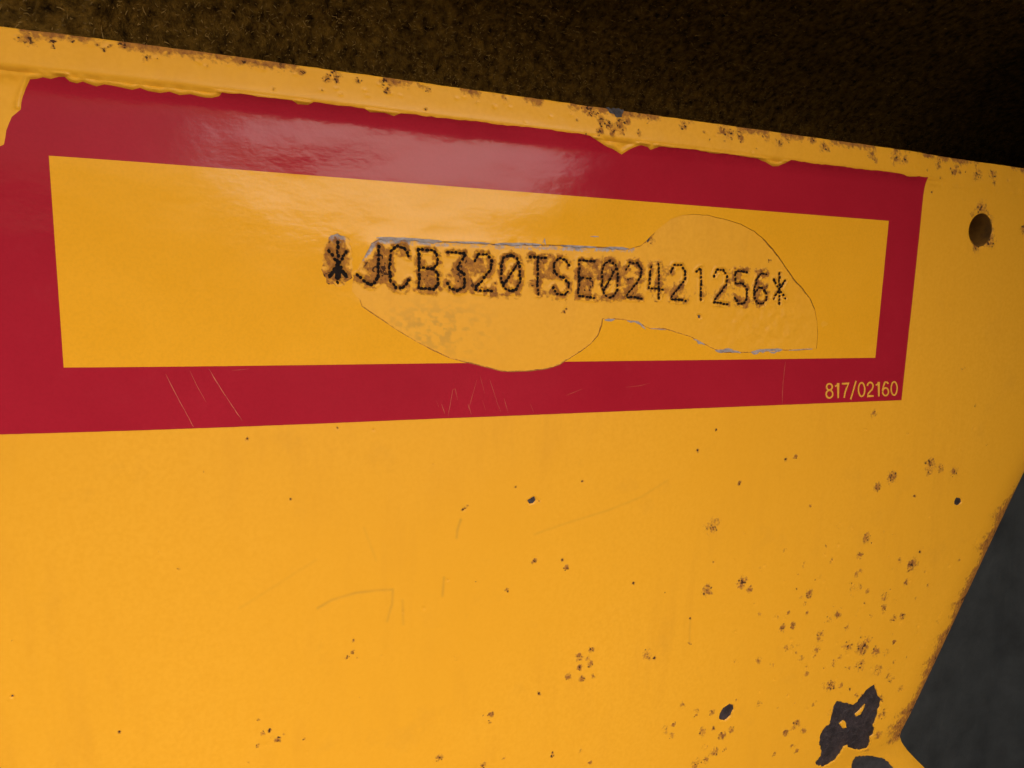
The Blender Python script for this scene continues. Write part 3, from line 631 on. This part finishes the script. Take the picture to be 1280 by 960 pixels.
# part number printed in the corner
txt = '817/02160'
x0, y0, x1, y1 = 1031, 478, 1121, 497
bl0 = at(1031, 498); bl1 = at(1121, 494.5); tl0 = at(1031, 478.5); tl1 = at(1121, 476)
def arc(cx, cy, rx, ry, a0, a1, n=12): return [(cx + rx * math.cos(math.radians(a0 + (a1 - a0) * i / n)), cy - ry * math.sin(math.radians(a0 + (a1 - a0) * i / n))) for i in range(n + 1)]
DG = {'8': (.52, [arc(.26, .26, .19, .20, 0, 360, 18), arc(.26, .72, .22, .25, 0, 360, 18)]),
      '1': (.36, [[(.02, .24), (.14, .19), (.22, .08), (.23, .03), (.23, 1.0)]]),
      '7': (.50, [[(.02, .08), (.48, .08), (.34, .38), (.24, .66), (.18, 1.0)]]),
      '/': (.42, [[(.40, -.08), (.02, 1.12)]]),
      '0': (.52, [arc(.26, .5, .22, .45, 0, 360, 24)]),
      '2': (.52, [arc(.25, .28, .20, .23, 180, -20, 12) + [(.37, .52), (.10, .78), (.05, .95), (.49, .95)]]),
      '6': (.52, [arc(.27, .25, .20, .20, 20, 110, 6) + [(.10, .36), (.05, .55)] + arc(.26, .70, .21, .26, 180, 540, 20)])}
gap = 0.10; width = sum(DG[c][0] for c in txt) + gap * (len(txt) - 1); pos = 0.0
for chx in txt:
    V3, F3 = [], []
    for st in DG[chx][1]:
        st = np.array(st); n = len(st); base_i = len(V3)
        cl = np.allclose(st[0], st[-1])
        for i in range(n):
            pv_ = st[i - 1] if i else (st[-2] if cl else st[0]); nx_ = st[i + 1] if i < n - 1 else (st[1] if cl else st[-1])
            d = nx_ - pv_; d = d / max(np.hypot(*d), 1e-9); nr = np.array((-d[1], d[0]))
            a_ = st[i] - pv_; b_ = nx_ - st[i]; la, lb = np.hypot(*a_), np.hypot(*b_)
            k = 1.0 if la < 1e-9 or lb < 1e-9 else 1 / max(0.6, math.sqrt(max(0.0, (1 + a_ @ b_ / (la * lb)) / 2)))
            for sg in (-1, 1):
                g_ = st[i] + nr * sg * 0.052 * k
                fx = (pos + g_[0]) / width; fy = 1 - g_[1]
                q = (bl0 * (1 - fx) + bl1 * fx) * (1 - fy) + (tl0 * (1 - fx) + tl1 * fx) * fy
                V3.append(W(q[0], q[1], float(z_film(np.array([q[0]]), np.array([q[1]]))[0]) + 0.05))
        for i in range(n - 1): F3.append((base_i + 2 * i, base_i + 2 * i + 1, base_i + 2 * i + 3, base_i + 2 * i + 2))
    mesh_obj('printed_digit' if chx != '/' else 'printed_slash', V3, F3, M_PRINT, decal, False)
    pos += DG[chx][0] + gap

# scratches through the print
def ribbon(name, pl, w_mm, mat, parent, lift=0.03, seed=1):
    pl = roughen(pl, 1.0, w_mm * 0.25, closed=False, seed=seed); r = random.Random(seed); V3, F3 = [], []
    for i, p in enumerate(pl):
        d = pl[min(i + 1, len(pl) - 1)] - pl[max(i - 1, 0)]; d = d / max(np.hypot(*d), 1e-6); nrm = np.array((-d[1], d[0]))
        hw = w_mm * 0.5 * r.uniform(0.5, 1.2) * min(1, 0.25 + i / 2, 0.25 + (len(pl) - 1 - i) / 2)
        for sg in (-1, 1):
            q = p + nrm * hw * sg; V3.append(W(q[0], q[1], float(z_film(np.array([q[0]]), np.array([q[1]]))[0]) + lift))
    for i in range(len(pl) - 1): F3.append((2 * i, 2 * i + 1, 2 * i + 3, 2 * i + 2))
    return mesh_obj(name, V3, F3, mat, parent)
scr = [([(207, 468), (222, 497), (242, 534)], .22), ([(261, 461), (280, 492), (303, 526)], .25), ([(237, 463), (246, 482), (258, 503)], .12), ([(981, 452), (978, 478), (977, 505)], .28),
       ([(552, 505), (556, 517)], .22), ([(560, 520), (566, 487), (569, 486), (572, 500)], .14), ([(585, 505), (589, 518)], .22), ([(586, 510), (596, 475)], .10), ([(612, 474), (622, 505), (626, 515)], .12), ([(630, 498), (635, 516)], .18), ([(663, 505), (667, 516)], .16), ([(708, 494), (728, 486)], .14), ([(782, 484), (800, 482), (812, 479)], .10), ([(290, 463), (312, 461)], .10), ([(545, 500), (549, 510)], .12), ([(603, 500), (607, 514)], .1), ([(600, 470), (606, 492)], .08)]
for i, (p, wm) in enumerate(scr): ribbon('scratch', ats(p), wm * 0.75, M_SCR, decal, 0.03, 100 + i)
# grey torn lips of the film
lips = [([(470, 298), (500, 299), (530, 301), (552, 302)], 1.0), ([(560, 303), (590, 303), (612, 304)], .5), ([(618, 305), (650, 305), (676, 306)], .7), ([(700, 307), (745, 309)], .5), ([(757, 310), (785, 311)], .9), ([(678, 304), (680, 299), (681, 306)], .9), ([(737, 296), (748, 296)], .6),
        ([(755, 400), (768, 399)], .9), ([(783, 401), (797, 403), (806, 411)], .7), ([(866, 424), (880, 431)], .8), ([(893, 438), (908, 439), (925, 441)], 1.1), ([(905, 436), (915, 437)], 1.3), ([(938, 440), (960, 438), (977, 437)], 1.3), ([(812, 411), (832, 412)], .4), ([(985, 438), (1015, 436)], .35)]
for i, (p, wm) in enumerate(lips): ribbon('torn_lip', ats(p), wm * 1.0, M_GREY, decal, 0.04, 200 + i)

# ------------------------------------------------------------------ matting above the panel
def sweep(profile, u0, u1, nu, nt_, disp, seed, flare=0.0):
    pr = np.array(profile, float); L = np.concatenate([[0], np.cumsum(np.hypot(*np.diff(pr, axis=0).T))])
    t = np.linspace(0, L[-1], nt_); pv = np.interp(t, L, pr[:, 0]); pz = np.interp(t, L, pr[:, 1])
    U_, T_ = np.meshgrid(np.linspace(u0, u1, nu), t); Vv = np.repeat(pv[:, None], nu, 1); Zz = np.repeat(pz[:, None], nu, 1)
    tv = np.gradient(pv, t); tz = np.gradient(pz, t)
    h = disp(U_, T_)
    Vv = Vv + h * (tz)[:, None]; Zz = Zz - h * (tv)[:, None]
    return U_, Vv, Zz
mat_prof = [(170, -34), (60, -34), (-30, -33), (-62, -30), (-90, -20), (-118, 0), (-145, 35), (-165, 80), (-182, 150), (-198, 310), (-204, 400)]  # forward overhang is unseen, added to shade the plate from above
mdisp = lambda U_, T_: (fbm(U_ / 18, T_ / 14, 3, 91) - .5) * 6 + (fbm(U_ / 3.0, T_ / 1.8, 4, 92) - .5) * 4.2 + (fbm(U_ / 1.1, T_ / 0.8, 2, 93) - .5) * 1.6
U_, Vv, Zz = sweep(mat_prof, -70, 660, 1000, 560, mdisp, 1)
Zz = Zz + 8 - 130 * (1 - np.exp(-np.clip(U_ - 5, 0, None) / 110)) * sst(-150, -70, Vv)
mat_root = empty('fibre_mat', W(100, -60, -34)); tag(mat_root, 'dark brown coarse fibrous matting behind and above the yellow rim, with an added shading overhang out of view', 'matting')
bpy.context.view_layer.update()
grid_mesh('mat_backing', Wn(U_, Vv, Zz), M_MAT, None, None, mat_root)
# loose fibres
nf = 75000
iu = rng.integers(0, U_.shape[1] - 1, nf); it = rng.integers(140, 370, nf)
keepf = (U_[0, iu] > -45) & (U_[0, iu] < 560); iu, it = iu[keepf], it[keepf]; nf = len(iu)
c0 = np.stack([U_[it, iu], Vv[it, iu], Zz[it, iu] + 0.25], -1)
ang = rng.normal(0.15, 0.9, nf); ln = rng.gamma(2.2, 0.30, nf) + 0.25; lz = rng.uniform(-0.1, 0.5, nf)
ax = np.stack([np.cos(ang), np.sin(ang), lz], -1) * ln[:, None]; sx = np.stack([-np.sin(ang), np.cos(ang), np.zeros(nf)], -1) * rng.uniform(.05, .14, nf)[:, None]
md = c0 + ax * .5 + np.stack([np.zeros(nf), rng.normal(0, .15, nf), rng.uniform(0, .35, nf)], -1)
quad = np.stack([c0 - sx, c0 + sx, md + sx, md - sx, c0 + ax], 1)
FV_ = Wn(quad[..., 0], quad[..., 1], quad[..., 2]).reshape(-1, 3)
b = np.arange(nf) * 5
fq_ = np.stack([b, b + 1, b + 2, b + 3], -1); ft = np.stack([b + 3, b + 2, b + 4], -1)
fib = mesh_obj('fibres', FV_, [tuple(x) for x in fq_.tolist()] + [tuple(x) for x in ft.tolist()], M_FIB, mat_root, False)
fib['kind'] = 'stuff'

# ------------------------------------------------------------------ dark rubber sheet behind the right edge
rub_prof = [(215, -42), (300, -42), (385, -41), (400, -34), (408, -15), (410, 30), (409, 160), (406, 330), (400, 640)]    # (u, z); the forward run out of view is an added shading wall
pr = np.array(rub_prof, float); L = np.concatenate([[0], np.cumsum(np.hypot(*np.diff(pr, axis=0).T))]); t = np.linspace(0, L[-1], 220)
pu = np.interp(t, L, pr[:, 0]); pz = np.interp(t, L, pr[:, 1])
vv_ = np.concatenate([np.linspace(-212, 320, 210), [400, 500, 617]])
Ur = np.repeat(pu[None, :], len(vv_), 0); Zr = np.repeat(pz[None, :], len(vv_), 0); Vr = np.repeat(vv_[:, None], len(pu), 1)
Zr = Zr + (fbm(Ur / 40, Vr / 40, 3, 95) - .5) * 2.5; Ur = Ur + (fbm(Zr / 40, Vr / 40, 3, 96) - .5) * 1.0
up_ = (Vr < 5) & (Ur < 386); k_ = np.clip((386 - Ur) / 171, 0, 1)
Zr = np.where(up_, -41 - 120 * k_, Zr); Ur = np.where(up_, 386 + 240 * k_, Ur)  # unseen upper wing added to keep light from the right off the matting
rk = ~((Vr[:-1, :-1] < 5) & (Vr[1:, :-1] >= 5) & (pu[None, :-1] < 388))
rub = grid_mesh('rubber_sheet', Wn(Ur, Vr, Zr), M_RUB, rk)
tag(rub, 'smooth charcoal rubber sheet behind the sloping right edge of the yellow panel, with an added shading wall out of view', 'rubber sheet')

# ------------------------------------------------------------------ ground, out of view, added for the light it bounces upwards
g = mesh_obj('ground', [(-60, -60, 0), (60, -60, 0), (60, 60, 0), (-60, 60, 0)], [(0, 1, 2, 3)], M_GND, None, False); tag(g, kind='structure')
